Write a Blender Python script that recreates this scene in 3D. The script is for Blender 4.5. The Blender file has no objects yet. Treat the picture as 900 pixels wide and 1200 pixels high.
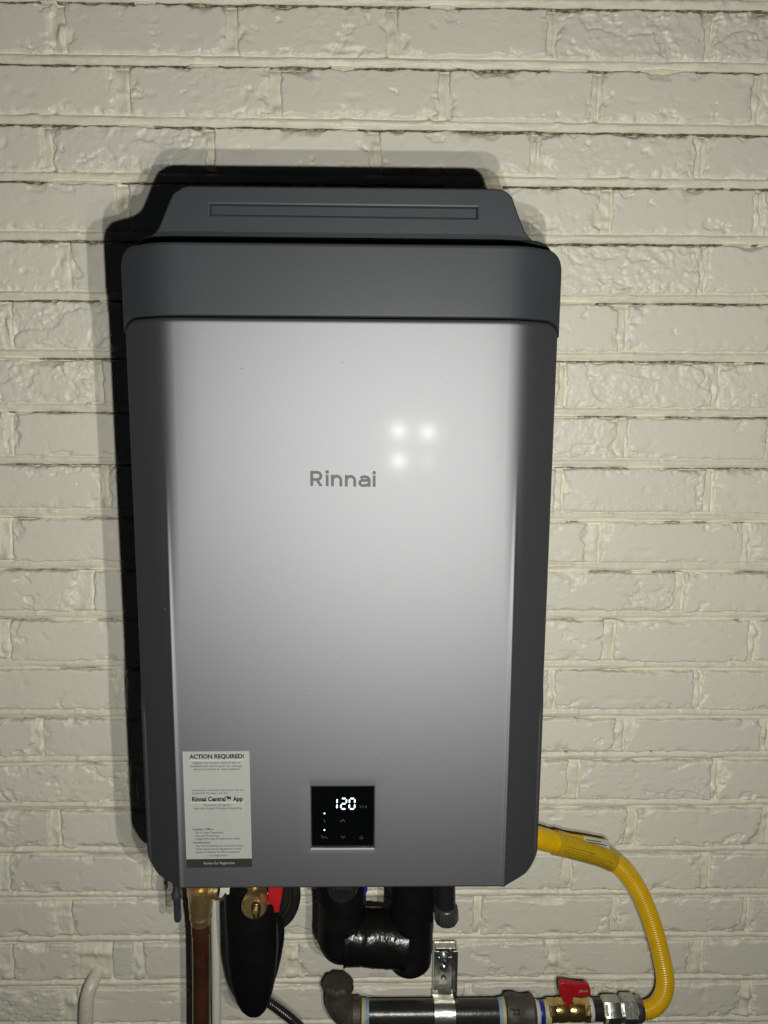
import bpy, bmesh, math, random
import numpy as np
from mathutils import Vector, Matrix
random.seed(7); rng = np.random.default_rng(7)
sc = bpy.context.scene
col = sc.collection

# ------------------------------------------------------------------ camera
PITCH, YAW, ROLL = 0.15480372, 0.0189652, -0.00681788
CAM_Z = 1.5
FPX = 900.0
def cam_axes():
    cp, sp = math.cos(PITCH), math.sin(PITCH); cy, sy = math.cos(YAW), math.sin(YAW)
    cr, sr = math.cos(ROLL), math.sin(ROLL)
    f = Vector((sy*cp, cy*cp, -sp)); r = Vector((cy, -sy, 0)); d = f.cross(r)
    return r*cr + d*sr, d*cr - r*sr, f
CR, CD, CF = cam_axes()
camd = bpy.data.cameras.new('camera'); cam = bpy.data.objects.new('camera', camd); col.objects.link(cam)
cam.matrix_world = Matrix(((CR.x, -CD.x, -CF.x, 0), (CR.y, -CD.y, -CF.y, 0), (CR.z, -CD.z, -CF.z, CAM_Z), (0, 0, 0, 1)))
camd.sensor_fit = 'VERTICAL'; camd.sensor_height = 24.0; camd.lens = 24.0*FPX/1200.0
camd.clip_start = 0.02; camd.clip_end = 50
sc.camera = cam

# ------------------------------------------------------------------ world and the four-diode lamp held beside the camera
world = bpy.data.worlds.new('World'); sc.world = world; world.use_nodes = True
bg = world.node_tree.nodes['Background']
bg.inputs['Color'].default_value = (0.75, 0.85, 1.0, 1); bg.inputs['Strength'].default_value = 0.008
LAMP_W = 14.6
for lx, lz, k, c in ((0.060, -0.080, 1.0, (1, .99, .93)), (0.122, -0.083, 1.0, (1, .99, .93)),
                     (0.061, -0.143, 1.0, (1, .99, .93)), (0.122, -0.143, 0.25, (1, .90, .70))):
    ld = bpy.data.lights.new('flash_lamp', 'POINT'); ld.energy = LAMP_W*k; ld.shadow_soft_size = 0.0045
    ld.color = c
    lo = bpy.data.objects.new('flash_lamp', ld); lo.location = (lx, 0.0, CAM_Z+lz); col.objects.link(lo)
sc.view_settings.view_transform = 'Standard'; sc.view_settings.look = 'None'
sc.view_settings.exposure = 0.0; sc.view_settings.gamma = 1.0
sc.view_settings.use_curve_mapping = False
sc.cycles.use_denoising = True
sc.cycles.sample_clamp_indirect = 6.0

def at(u, v, Y):
    """point of the place at distance Y in front of the camera foot, seen at photo pixel u, v"""
    d = CR*((u-450)/FPX) + CD*((v-600)/FPX) + CF
    return Vector((d.x*Y/d.y, Y, CAM_Z + d.z*Y/d.y))
def pxm(u, v, Y):
    return (at(u+.5, v, Y)-at(u-.5, v, Y)).length

# ------------------------------------------------------------------ materials
def mat(name, color, rough=.5, metal=0., noise=None, bump=None, spec=.5, coat=0., coat_rough=.1, emit=None, rand=None):
    m = bpy.data.materials.new(name); m.use_nodes = True
    nt = m.node_tree; b = nt.nodes['Principled BSDF']
    b.inputs['Base Color'].default_value = (*color, 1); b.inputs['Roughness'].default_value = rough
    b.inputs['Metallic'].default_value = metal; b.inputs['Specular IOR Level'].default_value = spec
    b.inputs['Coat Weight'].default_value = coat; b.inputs['Coat Roughness'].default_value = coat_rough
    tc = nt.nodes.new('ShaderNodeTexCoord')
    def nz(scale, detail=4., rgh=.6, vec=None):
        n = nt.nodes.new('ShaderNodeTexNoise'); n.inputs['Scale'].default_value = scale
        n.inputs['Detail'].default_value = detail; n.inputs['Roughness'].default_value = rgh
        nt.links.new(vec or tc.outputs['Object'], n.inputs['Vector']); return n
    cur = None
    if noise:
        for (scale, c2, lo, hi) in noise:
            n = nz(scale); r = nt.nodes.new('ShaderNodeMapRange')
            r.inputs['From Min'].default_value = lo; r.inputs['From Max'].default_value = hi
            nt.links.new(n.outputs['Fac'], r.inputs['Value'])
            mx = nt.nodes.new('ShaderNodeMix'); mx.data_type = 'RGBA'
            if cur: nt.links.new(cur, mx.inputs['A'])
            else: mx.inputs['A'].default_value = (*color, 1)
            mx.inputs['B'].default_value = (*c2, 1)
            nt.links.new(r.outputs['Result'], mx.inputs['Factor']); cur = mx.outputs['Result']
    if rand:
        oi = nt.nodes.new('ShaderNodeObjectInfo'); mx = nt.nodes.new('ShaderNodeMix'); mx.data_type = 'RGBA'
        mp = nt.nodes.new('ShaderNodeMath'); mp.operation = 'MULTIPLY'; mp.inputs[1].default_value = rand[1]
        nt.links.new(oi.outputs['Random'], mp.inputs[0]); nt.links.new(mp.outputs[0], mx.inputs['Factor'])
        if cur: nt.links.new(cur, mx.inputs['A'])
        else: mx.inputs['A'].default_value = (*color, 1)
        mx.inputs['B'].default_value = (*rand[0], 1); cur = mx.outputs['Result']
    if cur: nt.links.new(cur, b.inputs['Base Color'])
    if bump:
        prev = None
        for (scale, dist, detail) in bump:
            n = nz(scale, detail); bp = nt.nodes.new('ShaderNodeBump')
            bp.inputs['Strength'].default_value = 1.0; bp.inputs['Distance'].default_value = dist
            nt.links.new(n.outputs['Fac'], bp.inputs['Height'])
            if prev: nt.links.new(prev.outputs['Normal'], bp.inputs['Normal'])
            prev = bp
        nt.links.new(prev.outputs['Normal'], b.inputs['Normal'])
    if emit:
        b.inputs['Emission Color'].default_value = (*emit[0], 1); b.inputs['Emission Strength'].default_value = emit[1]
    return m
M = {}
M['brick'] = mat('painted brick', (.74, .715, .61), .45, noise=[(9, (.755, .73, .615), .45, .7), (60, (.64, .61, .50), .58, .8)],
                 bump=[(420, .0003, 3), (90, .0005, 4)], rand=((.68, .66, .585), .6))
M['mortar'] = mat('painted mortar', (.735, .705, .585), .47, noise=[(7, (.755, .72, .58), .4, .7), (70, (.62, .59, .48), .6, .8)],
                  bump=[(300, .0005, 3), (70, .0008, 4)])
M['crack'] = mat('dark crack', (.12, .105, .07), .9, noise=[(120, (.45, .41, .31), .45, .62)])  # darker colour than the mortar, laid along the groove over each brick
M['conduit'] = mat('painted conduit', (.66, .63, .52), .38, noise=[(40, (.45, .43, .34), .5, .8)], bump=[(120, .0006, 3)])
M['silver'] = mat('silver lacquer', (.033, .034, .036), .5, spec=0., bump=[(200, .00003, 2)], coat=.013, coat_rough=.12)
def flake(m, color, rough):
    # aluminium flake layer under the lacquer: a broad metallic lobe with short tails
    nt = m.node_tree; b = nt.nodes['Principled BSDF']; out = nt.nodes['Material Output']
    g = nt.nodes.new('ShaderNodeBsdfAnisotropic'); g.distribution = 'BECKMANN'; g.inputs['Roughness'].default_value = rough
    tc = nt.nodes.new('ShaderNodeTexCoord'); n = nt.nodes.new('ShaderNodeTexNoise'); n.inputs['Scale'].default_value = 1300; n.inputs['Detail'].default_value = 2
    nt.links.new(tc.outputs['Object'], n.inputs['Vector'])
    mr = nt.nodes.new('ShaderNodeMapRange'); mr.inputs['From Min'].default_value = .3; mr.inputs['From Max'].default_value = .7
    mr.inputs['To Min'].default_value = .93; mr.inputs['To Max'].default_value = 1.07; nt.links.new(n.outputs['Fac'], mr.inputs['Value'])
    sc_ = nt.nodes.new('ShaderNodeVectorMath'); sc_.operation = 'SCALE'; sc_.inputs[0].default_value = color
    nt.links.new(mr.outputs['Result'], sc_.inputs['Scale']); nt.links.new(sc_.outputs['Vector'], g.inputs['Color'])
    nl = b.inputs['Normal'].links
    n2 = nt.nodes.new('ShaderNodeTexNoise'); n2.inputs['Scale'].default_value = 210; n2.inputs['Detail'].default_value = 1
    nt.links.new(tc.outputs['Object'], n2.inputs['Vector'])
    m2 = nt.nodes.new('ShaderNodeMapRange'); m2.inputs['From Min'].default_value = .70; m2.inputs['From Max'].default_value = .80
    nt.links.new(n2.outputs['Fac'], m2.inputs['Value'])
    bp = nt.nodes.new('ShaderNodeBump'); bp.inputs['Strength'].default_value = 1; bp.inputs['Distance'].default_value = .00003   # dust nibs in the lacquer
    nt.links.new(m2.outputs['Result'], bp.inputs['Height'])
    if nl: nt.links.new(nl[0].from_socket, bp.inputs['Normal'])
    nt.links.new(bp.outputs['Normal'], g.inputs['Normal'])
    a = nt.nodes.new('ShaderNodeAddShader'); nt.links.new(b.outputs[0], a.inputs[0]); nt.links.new(g.outputs[0], a.inputs[1])
    nt.links.new(a.outputs[0], out.inputs['Surface'])
flake(M['silver'], (.153, .158, .167), .590)
M['cap'] = mat('dark grey lacquer', (.032, .036, .040), .52, spec=.30, bump=[(300, .00004, 2)], noise=[(5, (.029, .033, .037), .4, .7)])
M['case'] = mat('grey steel case', (.029, .034, .038), .5, spec=.30, noise=[(30, (.026, .031, .035), .4, .7)])
M['glass'] = mat('black display glass', (.0015, .0018, .002), .06, spec=.2, noise=[(40, (.002, .002, .0023), .4, .7)])
M['digit'] = mat('lit display digit', (.8, .9, 1), .5, emit=((.62, .85, 1.0), 1.7))
M['icon'] = mat('dim display icon', (.035, .037, .037), .6)
M['logo'] = mat('grey brand print', (.085, .095, .095), .6, spec=.15)
M['paper'] = mat('sticker paper', (.285, .297, .275), .6, spec=.1, noise=[(60, (.27, .282, .26), .4, .7)])
M['paper_white'] = mat('sticker white', (.46, .47, .44), .5, spec=.15)
M['ink'] = mat('sticker ink', (.022, .023, .02), .6, spec=.2)
M['ink_thin'] = mat('sticker fine ink', (.07, .07, .065), .6, spec=.2)
M['copper'] = mat('dark copper', (.092, .036, .018), .28, metal=.4, coat=.5, coat_rough=.16, noise=[(25, (.05, .018, .011), .42, .68), (90, (.12, .05, .03), .6, .8)], bump=[(60, .0006, 3)])
M['brass'] = mat('dull brass', (.60, .43, .19), .34, metal=.85, noise=[(50, (.42, .28, .12), .45, .7)], bump=[(240, .0005, 3)])
M['brass_bright'] = mat('valve brass', (.72, .52, .20), .22, metal=.95, noise=[(50, (.5, .34, .12), .5, .75)], bump=[(130, .0006, 2)])
M['zinc'] = mat('zinc steel', (.56, .60, .64), .24, metal=.95, noise=[(70, (.36, .40, .43), .45, .7)], bump=[(160, .0004, 3)])
M['steel'] = mat('galvanised steel', (.52, .52, .48), .3, metal=.95, noise=[(60, (.35, .35, .32), .45, .7)], bump=[(110, .0006, 3)])
M['foam'] = mat('black pipe insulation', (.0045, .0048, .005), .42, spec=.16, noise=[(30, (.007, .007, .007), .5, .7)], bump=[(300, .0006, 3)])
M['wrap'] = mat('black vinyl tape', (.0045, .0045, .0045), .26, spec=.3, noise=[(60, (.007, .007, .007), .4, .7)], bump=[(45, .0016, 3)])
M['gloss'] = mat('creased glossy tape', (.012, .012, .012), .16, spec=.6, bump=[(220, .0012, 2)])
M['nut'] = mat('dark plastic nut', (.036, .037, .035), .36, noise=[(90, (.05, .05, .047), .5, .8)])
M['rubber'] = mat('black plastic', (.012, .0125, .013), .3, noise=[(60, (.02, .02, .02), .5, .7)])
M['iron'] = mat('black iron fitting', (.085, .075, .058), .55, metal=.35, noise=[(60, (.05, .045, .036), .4, .7)], bump=[(200, .0009, 4)])
M['blackpipe'] = mat('black steel pipe', (.028, .029, .025), .28, metal=.3, noise=[(30, (.04, .04, .034), .5, .8)], bump=[(200, .0003, 3)])
M['tape_yellow'] = mat('yellow sealant', (.50, .46, .20), .5, noise=[(200, (.36, .36, .22), .4, .7)], bump=[(300, .0008, 2)])
M['tape_blue'] = mat('blue sealant', (.22, .36, .48), .5, noise=[(200, (.14, .24, .36), .4, .7)], bump=[(300, .0008, 2)])
M['tape_white'] = mat('white thread tape', (.55, .56, .52), .5, bump=[(300, .0008, 2)])
M['yellow'] = mat('yellow hose coating', (.70, .43, .005), .32, coat=.15, noise=[(30, (.62, .36, .004), .45, .7)])
M['tag'] = mat('yellow hose tag', (.50, .33, .012), .25, noise=[(90, (.40, .27, .01), .5, .7)])
M['tag_ink'] = mat('tag ink', (.16, .11, .012), .5)
M['red'] = mat('red handle vinyl', (.42, .012, .018), .35, bump=[(120, .0003, 2)], noise=[(80, (.33, .009, .013), .5, .7)])
M['blue'] = mat('blue handle vinyl', (.012, .02, .22), .35)
M['white_plastic'] = mat('white plastic', (.62, .62, .55), .4, noise=[(30, (.57, .57, .5), .4, .7)])

# ------------------------------------------------------------------ helpers
def thing(name, label, cat, loc=(0, 0, 0), group=None):
    o = bpy.data.objects.new(name, None); col.objects.link(o); o.location = loc
    o.empty_display_size = .05
    o['label'] = label; o['category'] = cat
    if group: o['group'] = group
    return o
def link(name, me, m, parent=None, label=None):
    o = bpy.data.objects.new(name, me); col.objects.link(o)
    if m is not None:
        for mm in (m if isinstance(m, (list, tuple)) else [m]): me.materials.append(mm)
    if parent:
        o.parent = parent; w = Vector((0, 0, 0)); p = parent
        while p: w += p.location; p = p.parent
        me.transform(Matrix.Translation(-w))
    if label: o['label'] = label
    return o
def pyd(name, V, F, m, parent=None, smooth=True, sharp=None, label=None, fm=None):
    me = bpy.data.meshes.new(name); me.from_pydata([tuple(v) for v in V], [], F)
    if fm is not None: me.polygons.foreach_set('material_index', fm)
    me.update()
    if smooth:
        me.polygons.foreach_set('use_smooth', [True]*len(me.polygons))
        if sharp: me.set_sharp_from_angle(angle=math.radians(sharp))
    return link(name, me, m, parent, label)
class MB:
    """collects shapes of ONE part"""
    def __init__(s): s.V, s.F = [], []
    def add(s, V, F):
        o = len(s.V); s.V += [Vector(v) for v in V]; s.F += [tuple(i+o for i in f) for f in F]; return s
    def tube(s, pts, rad, n=16, cap=True, flat=1.0, flataxis=None, rfun=None):
        """sweep round sections along pts; rad: number or list"""
        pts = [Vector(p) for p in pts]; N = len(pts)
        if not isinstance(rad, (list, tuple, np.ndarray)): rad = [rad]*N
        T = []
        for i in range(N):
            a = pts[max(i-1, 0)]; b = pts[min(i+1, N-1)]; t = b-a
            T.append(t.normalized() if t.length > 1e-9 else (T[-1] if T else Vector((0, 0, 1))))
        up = Vector((0, -1, 0)) if abs(T[0].y) < .9 else Vector((0, 0, 1))
        V = []; nrm = (up - T[0]*up.dot(T[0])).normalized()
        for i in range(N):
            if i: nrm = (nrm - T[i]*nrm.dot(T[i])).normalized()
            bn = T[i].cross(nrm)
            for k in range(n):
                a = 2*math.pi*k/n; r = rad[i]*(rfun(i/(N-1), a) if rfun else 1)
                V.append(pts[i] + nrm*(math.cos(a)*r*flat) + bn*(math.sin(a)*r))
        F = []
        for i in range(N-1):
            for k in range(n):
                F.append((i*n+k, i*n+(k+1) % n, (i+1)*n+(k+1) % n, (i+1)*n+k))
        if cap: F += [tuple(range(n))[::-1], tuple((N-1)*n+k for k in range(n))]
        return s.add(V, F)
    def lathe(s, a, b, prof, n=24, phase=0.):
        """prof: (fraction along a-b, radius)"""
        a, b = Vector(a), Vector(b)
        ax = (b-a).normalized(); up = Vector((0, -1, 0)) if abs(ax.y) < .9 else Vector((0, 0, 1))
        nn = (up-ax*up.dot(ax)).normalized(); bn = ax.cross(nn); V = []
        for (t, r) in prof:
            c = a.lerp(b, t)
            for k in range(n):
                g = 2*math.pi*(k+phase)/n; V.append(c+nn*math.cos(g)*r+bn*math.sin(g)*r)
        F = []
        for i in range(len(prof)-1):
            for k in range(n): F.append((i*n+k, i*n+(k+1) % n, (i+1)*n+(k+1) % n, (i+1)*n+k))
        F += [tuple(range(n))[::-1], tuple((len(prof)-1)*n+k for k in range(n))]
        return s.add(V, F)
    def prism(s, outline, dvec, bev=0.):
        """outline of 3-D points, extruded by dvec, front edge bevelled"""
        P = [Vector(p) for p in outline]; n = len(P); dvec = Vector(dvec)
        rings = []
        if bev:
            c = sum(P, Vector())/n
            ins = []
            for i in range(n):
                e1 = (P[i]-P[i-1]).normalized(); e2 = (P[(i+1) % n]-P[i]).normalized()
                nd = dvec.normalized(); n1 = nd.cross(e1); n2 = nd.cross(e2); h = (n1+n2)
                h = h.normalized() if h.length > 1e-6 else n1
                if h.dot(c-P[i]) < 0 and False: h = -h
                ins.append(h)
            sg = 1 if sum(ins[i].dot(c-P[i]) for i in range(n)) > 0 else -1
            nd = dvec.normalized()
            for f in (0, .3, .6, 1.):
                a = f*math.pi/2
                rings.append([P[i]+ins[i]*sg*bev*(1-math.sin(a))+nd*bev*(1-math.cos(a)) for i in range(n)])
            rings.append([p+dvec for p in P])
        else: rings = [P, [p+dvec for p in P]]
        V = [v for r in rings for v in r]; F = []
        for j in range(len(rings)-1):
            for i in range(n): F.append((j*n+i, j*n+(i+1) % n, (j+1)*n+(i+1) % n, (j+1)*n+i))
        F += [tuple(range(n))[::-1], tuple((len(rings)-1)*n+i for i in range(n))]
        return s.add(V, F)
    def box(s, c, size, rz=0, bev=.0006, rot=None):
        bm = bmesh.new(); bmesh.ops.create_cube(bm, size=1)
        bmesh.ops.scale(bm, vec=size, verts=bm.verts)
        if bev: bmesh.ops.bevel(bm, geom=bm.edges, offset=min(bev, min(size)*.4), segments=2, affect='EDGES')
        if rot is not None: bmesh.ops.rotate(bm, matrix=rot, verts=bm.verts)
        bm.verts.index_update()
        V = [v.co+Vector(c) for v in bm.verts]; F = [tuple(v.index for v in f.verts) for f in bm.faces]; bm.free()
        return s.add(V, F)
    def build(s, name, m, parent=None, sharp=35, label=None):
        me = bpy.data.meshes.new(name); me.from_pydata([tuple(v) for v in s.V], [], s.F)
        bm = bmesh.new(); bm.from_mesh(me); bmesh.ops.recalc_face_normals(bm, faces=bm.faces); bm.to_mesh(me); bm.free()
        me.polygons.foreach_set('use_smooth', [True]*len(me.polygons)); me.set_sharp_from_angle(angle=math.radians(sharp))
        return link(name, me, m, parent, label)
def spline(pts, n):
    """Catmull-Rom through pts, n samples, even spacing"""
    P = [Vector(p) for p in pts]; P = [P[0]*2-P[1]] + P + [P[-1]*2-P[-2]]; out = []
    for i in range(1, len(P)-2):
        for k in range(24):
            t = k/24; a, b, c, d = P[i-1:i+3]
            out.append(.5*((2*b)+(c-a)*t+(2*a-5*b+4*c-d)*t*t+(3*b-a-3*c+d)*t**3))
    out.append(P[-2]); L = [0]
    for i in range(1, len(out)): L.append(L[-1]+(out[i]-out[i-1]).length)
    res = []; j = 0
    for k in range(n):
        s = L[-1]*k/(n-1)
        while j < len(L)-2 and L[j+1] < s: j += 1
        res.append(out[j].lerp(out[j+1], (s-L[j])/max(L[j+1]-L[j], 1e-9)))
    return res
# gradient noise in numpy
PT = rng.permutation(512); PT = np.concatenate([PT, PT, PT]); GA = rng.uniform(0, 2*np.pi, 512)
def pn(x, y, seed=0):
    x = x+seed*17.31; y = y+seed*9.77
    xi = np.floor(x).astype(int); yi = np.floor(y).astype(int); xf = x-xi; yf = y-yi
    def g(ix, iy, dx, dy):
        a = GA[PT[(PT[ix % 512]+iy) % 512]]; return np.cos(a)*dx+np.sin(a)*dy
    u = xf**3*(xf*(xf*6-15)+10); v = yf**3*(yf*(yf*6-15)+10)
    n0 = g(xi, yi, xf, yf)*(1-u)+g(xi+1, yi, xf-1, yf)*u
    n1 = g(xi, yi+1, xf, yf-1)*(1-u)+g(xi+1, yi+1, xf-1, yf-1)*u
    return (n0*(1-v)+n1*v)*1.5
def fbm(x, y, seed=0, o=4):
    s = 0; a = 1.
    for i in range(o): s = s+a*pn(x*2**i, y*2**i, seed+i*3); a *= .5
    return s
def sstep(a, b, x):
    t = np.clip((x-a)/(b-a), 0, 1); return t*t*(3-2*t)

# ------------------------------------------------------------------ brick wall
YW = 1.2
LINE_L = [1.5, 75, 146, 213, 282.5, 353, 421, 484, 545.5, 608, 669, 728, 785, 844, 898, 952, 1004, 1056, 1108, 1160]
LINE_R = {3: 220.7, 4: 287, 5: 356.7, 6: 425, 7: 490, 8: 550, 9: 613, 10: 671.7, 11: 728, 12: 786.7, 13: 843, 14: 892, 15: 948, 16: 1002, 17: 1053, 18: 1103, 19: 1153}
LINE_R.update({0: 11, 1: 84, 2: 157})
lines = []                                   # top of course k: z = a + b x
for k in range(20):
    A = at(40, LINE_L[k], YW); B = at(790, LINE_R[k], YW); b = (B.z-A.z)/(B.x-A.x); lines.append((A.z-b*A.x, b))
pitch = (lines[0][0]-lines[19][0])/19
lines = [(lines[0][0]+pitch, lines[0][1])] + lines + [(lines[19][0]-pitch, lines[19][1]*.5), (lines[19][0]-2*pitch, 0.), (lines[19][0]-3*pitch, 0.)]
def zl(k, x): return lines[k][0]+lines[k][1]*x
JOINTS = {0: [(67, 75), (266, 277), (455, 465), (643, 651), (829, 836)],
 1: [(134, 150), (318, 328), (516, 526), (697, 703), (884, 892)],
 2: [(52, 61), (243, 250), (435, 445), (624, 631), (818, 825)],
 3: [(139, 150), (706, 717), (887, 892)],
 4: [(70, 81), (823, 828)], 5: [(6, 13), (727, 735)], 6: [(111, 119), (657, 663), (838, 844)],
 7: [(9, 15), (727, 734)], 8: [(119, 126), (652, 660), (828, 836)], 9: [(1, 13), (689, 703), (873, 879)],
 10: [(92, 109), (793, 801)], 11: [(2, 11), (708, 720), (879, 886)], 12: [(139, 146), (644, 650), (815, 821)],
 13: [(42, 49), (723, 732), (893, 900)], 14: [(150, 158), (667, 678), (835, 841)], 15: [(60, 70), (735, 745)],
 16: [(1, 10), (661, 669), (823, 832)], 17: [(67, 84), (718, 724), (871, 877)],
 18: [(0, 14), (93, 131), (158, 167), (336, 348), (643, 655), (808, 823)],
 19: [(75, 90), (240, 248), (697, 704), (868, 880)]}
ROUGH = {(0, 2): 1, (0, 4): 2, (0, 5): 2, (1, 1): 1, (2, 1): 2, (2, 0): 1, (3, 5): 2, (4, 4): 3, (4, 0): 1, (5, 1): 3, (6, 5): 2,
         (6, 0): 3, (6, 4): 2, (7, 0): 2, (7, 4): 2, (8, 4): 1, (18, 0): 1, (19, 0): 3}
XMIN, XMAX = -.95, .95
LB = .232
wall = thing('brick_wall', 'cream painted brick wall with chipped uneven bricks behind the grey heater', 'wall', (0, YW, CAM_Z-1.2)); wall['kind'] = 'thing'
rows = []
for k in range(-1, 22):                       # course k lies below line k
    li = k+1
    zm = .5*(zl(li, 0)+zl(li+1, 0))
    if k in JOINTS:
        v = .5*(LINE_L[k]+(LINE_L[k+1] if k < 19 else 1212))
        J = []
        for a, b in JOINTS[k]:
            vv = v + (a/750.)*(-2)
            J.append((at(a, vv, YW).x, at(b, vv, YW).x))
    else: J = [(-.05+.1*(k % 3), -.04+.1*(k % 3))]
    full = [J[0]]
    for nx in J[1:]:
        gap = nx[0]-full[-1][1]; n = max(1, round(gap/LB)); w = .0105
        if n > 1:
            bl = (gap-(n-1)*w)/n; x0 = full[-1][1]
            for q in range(n-1):
                e = x0+bl*(q+1)+w*q + random.uniform(-.006, .006); full.append((e, e+w))
        full.append(nx)
    while full[-1][1] < XMAX:
        e = full[-1][1]+LB-.01+random.uniform(-.006, .006); full.append((e, e+.0105))
    while full[0][0] > XMIN:
        e = full[0][0]-LB+.01+random.uniform(-.006, .006); full.insert(0, (e-.0105, e))
    rows.append((k, li, full))
nb = 0
BED = .0135                                   # bed joint height
def brick(x0, x1, li, kind, seed, fine):
    w = x1-x0; xm = .5*(x0+x1)
    zt = zl(li, xm); zb = zl(li+1, xm)+BED+ .0015*math.sin(seed*3.1); h = zt-zb
    st = .0016 if fine else .009
    nu = max(8, int(w/st)); nv = max(6, int(h/st))
    cu = np.linspace(0, 1, nu+1); cv = np.linspace(0, 1, nv+1)
    warp = lambda t: t + .035*np.sin(2*np.pi*t)*-1*.5
    U, Vv = np.meshgrid(warp(cu), warp(cv), indexing='ij')
    X = x0 + U*w; Z0 = zb + Vv*h
    S = seed*.613
    # uneven outline
    eo = .0024 if kind < 2 else .0030
    X = X + eo*(fbm(Z0*45, X*0+S, 3, 3)*(1-U)**3 + fbm(Z0*45, X*0+S+5, 5, 3)*U**3)
    Z = Z0 + lines[li][1]*(X-xm)
    Z = Z + eo*.9*(fbm(X*38, Z*0+S, 7, 4)*Vv**4 + 1.3*fbm(X*38, Z*0+S+9, 8, 3)*(1-Vv)**4)
    dl = U*w; dr = (1-U)*w; db = Vv*h; dt = (1-Vv)*h
    big = fbm(X*16+S, Z*22, 11, 5)            # where corners are chipped
    chip = np.clip(big-.28, 0, 1)*.035
    def rnd(d, r): return np.sqrt(np.clip(1-(1-np.clip(d/r, 0, 1))**2, 0, 1))
    rt = .0030+chip*.9; rb = .0058+chip*1.2+.004*np.maximum(fbm(X*30+S, X*0, 61, 3), 0); rs = .0046+chip*1.5+.005*np.maximum(fbm(Z*50, X*0+S, 67, 3), 0)
    p = rnd(dl, rs)*rnd(dr, rs)*rnd(dt, rt)*rnd(db, rb)
    H = -.014*(1-p)
    # face relief under the paint
    f = .00035*fbm(X*11+S, Z*14, 13, 3)
    rid = 1-np.abs(fbm(X*34+S, Z*46, 17, 4)); lump = fbm(X*70, Z*70+S, 19, 4)
    patch = sstep(.05, .45, fbm(X*11+S*2, Z*15, 23, 2))
    amp = (.08, .4, .9, 1.5)[kind]
    f = f + amp*(patch if kind < 2 else .35+.65*patch)*(.0010*np.minimum(rid-.6, .3) + .0009*lump + .0012*np.maximum(pn(X*120+S, Z*120, 29), 0))
    f = f + .0013*np.maximum(fbm(X*24, Z*90+S, 31, 2)-.55, 0)*(.6 if kind == 0 else 1.4)           # trowel and brush ridges
    dents = np.maximum(pn(X*40+S, Z*40, 37)-.52, 0); f = f - (.003 if kind == 0 else .006)*dents
    edge = np.minimum(np.minimum(dl, dr), np.minimum(db, dt))
    f = f + .0011*lump*np.exp(-edge/.007)*(1 if kind else .7)
    flake_ = fbm(X*26+S*3, Z*34, 71, 3); f = f - .0016*sstep(.30, .38, flake_)*sstep(.016, .002, np.minimum(np.minimum(dl, dr), db))
    f = f + .0007*np.maximum(pn(X*230, Z*230, 73)-.25, 0)*(0.4+1.4*patch)*(.5, .9, 1.8, 2.4)[kind]
    n4 = fbm(X*19+S*1.7, Z*26, 83, 5); ed = np.minimum(np.minimum(dl, dr), np.minimum(db, dt))
    spall = sstep(.30, .36, n4+.55*np.exp(-ed/.010)-(.60, .30, .10, -.05)[kind])
    f = f - spall*(.0021+.0010*fbm(X*90, Z*90+S, 89, 3))
    cr = np.abs(fbm(X*21+S, Z*21, 97, 4)); f = f - .0011*sstep(.035, .0, cr)*sstep(.1, .5, pn(X*9+S, Z*12, 101))*(1 if kind else .5)
    Y = YW - (H + f*np.minimum(p, 1)) + random.uniform(-.0012, .0012)
    # tilt of single bricks
    Y = Y + random.uniform(-.003, .003)*(U-.5) + random.uniform(-.0012, .0012)*(Vv-.5)
    Vt = np.stack([X, Y, Z], -1).reshape(-1, 3)
    F = []
    n2 = nv+1
    idx = np.arange((nu+1)*n2).reshape(nu+1, n2)
    F = np.stack([idx[:-1, :-1], idx[1:, :-1], idx[1:, 1:], idx[:-1, 1:]], -1).reshape(-1, 4)
    return Vt, F
def fastmesh(name, V, F, fm=None):
    me = bpy.data.meshes.new(name); me.vertices.add(len(V)); me.vertices.foreach_set('co', np.ascontiguousarray(V, dtype=np.float32).ravel())
    me.loops.add(F.size); me.loops.foreach_set('vertex_index', np.ascontiguousarray(F, dtype=np.int32).ravel())
    me.polygons.add(len(F)); me.polygons.foreach_set('loop_start', np.arange(0, F.size, 4, dtype=np.int32))
    me.polygons.foreach_set('loop_total', np.full(len(F), 4, dtype=np.int32))
    if fm is not None: me.polygons.foreach_set('material_index', np.ascontiguousarray(fm, dtype=np.int32))
    me.polygons.foreach_set('use_smooth', np.ones(len(F), dtype=bool))
    me.update(calc_edges=True); me.validate(); return me
for (k, li, full) in rows:
    for i in range(len(full)-1):
        x0, x1 = full[i][1], full[i+1][0]
        if x1-x0 < .012: continue
        ii = i
        # index of the first visible brick counts from the first brick right of x = -0.62
        vis = [q for q in range(len(full)-1) if full[q+1][0] > -.585]
        ii = i-vis[0]
        kind = ROUGH.get((k, ii), 1 if (k*7+i*3) % 4 == 0 else 0)
        fine = -.72 < x1 and x0 < .72 and -1 < k < 20
        nb += 1
        V, F = brick(x0, x1, li, kind, nb, fine)
        link('brick', fastmesh('brick', V, F), M['brick'], wall)
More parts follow.
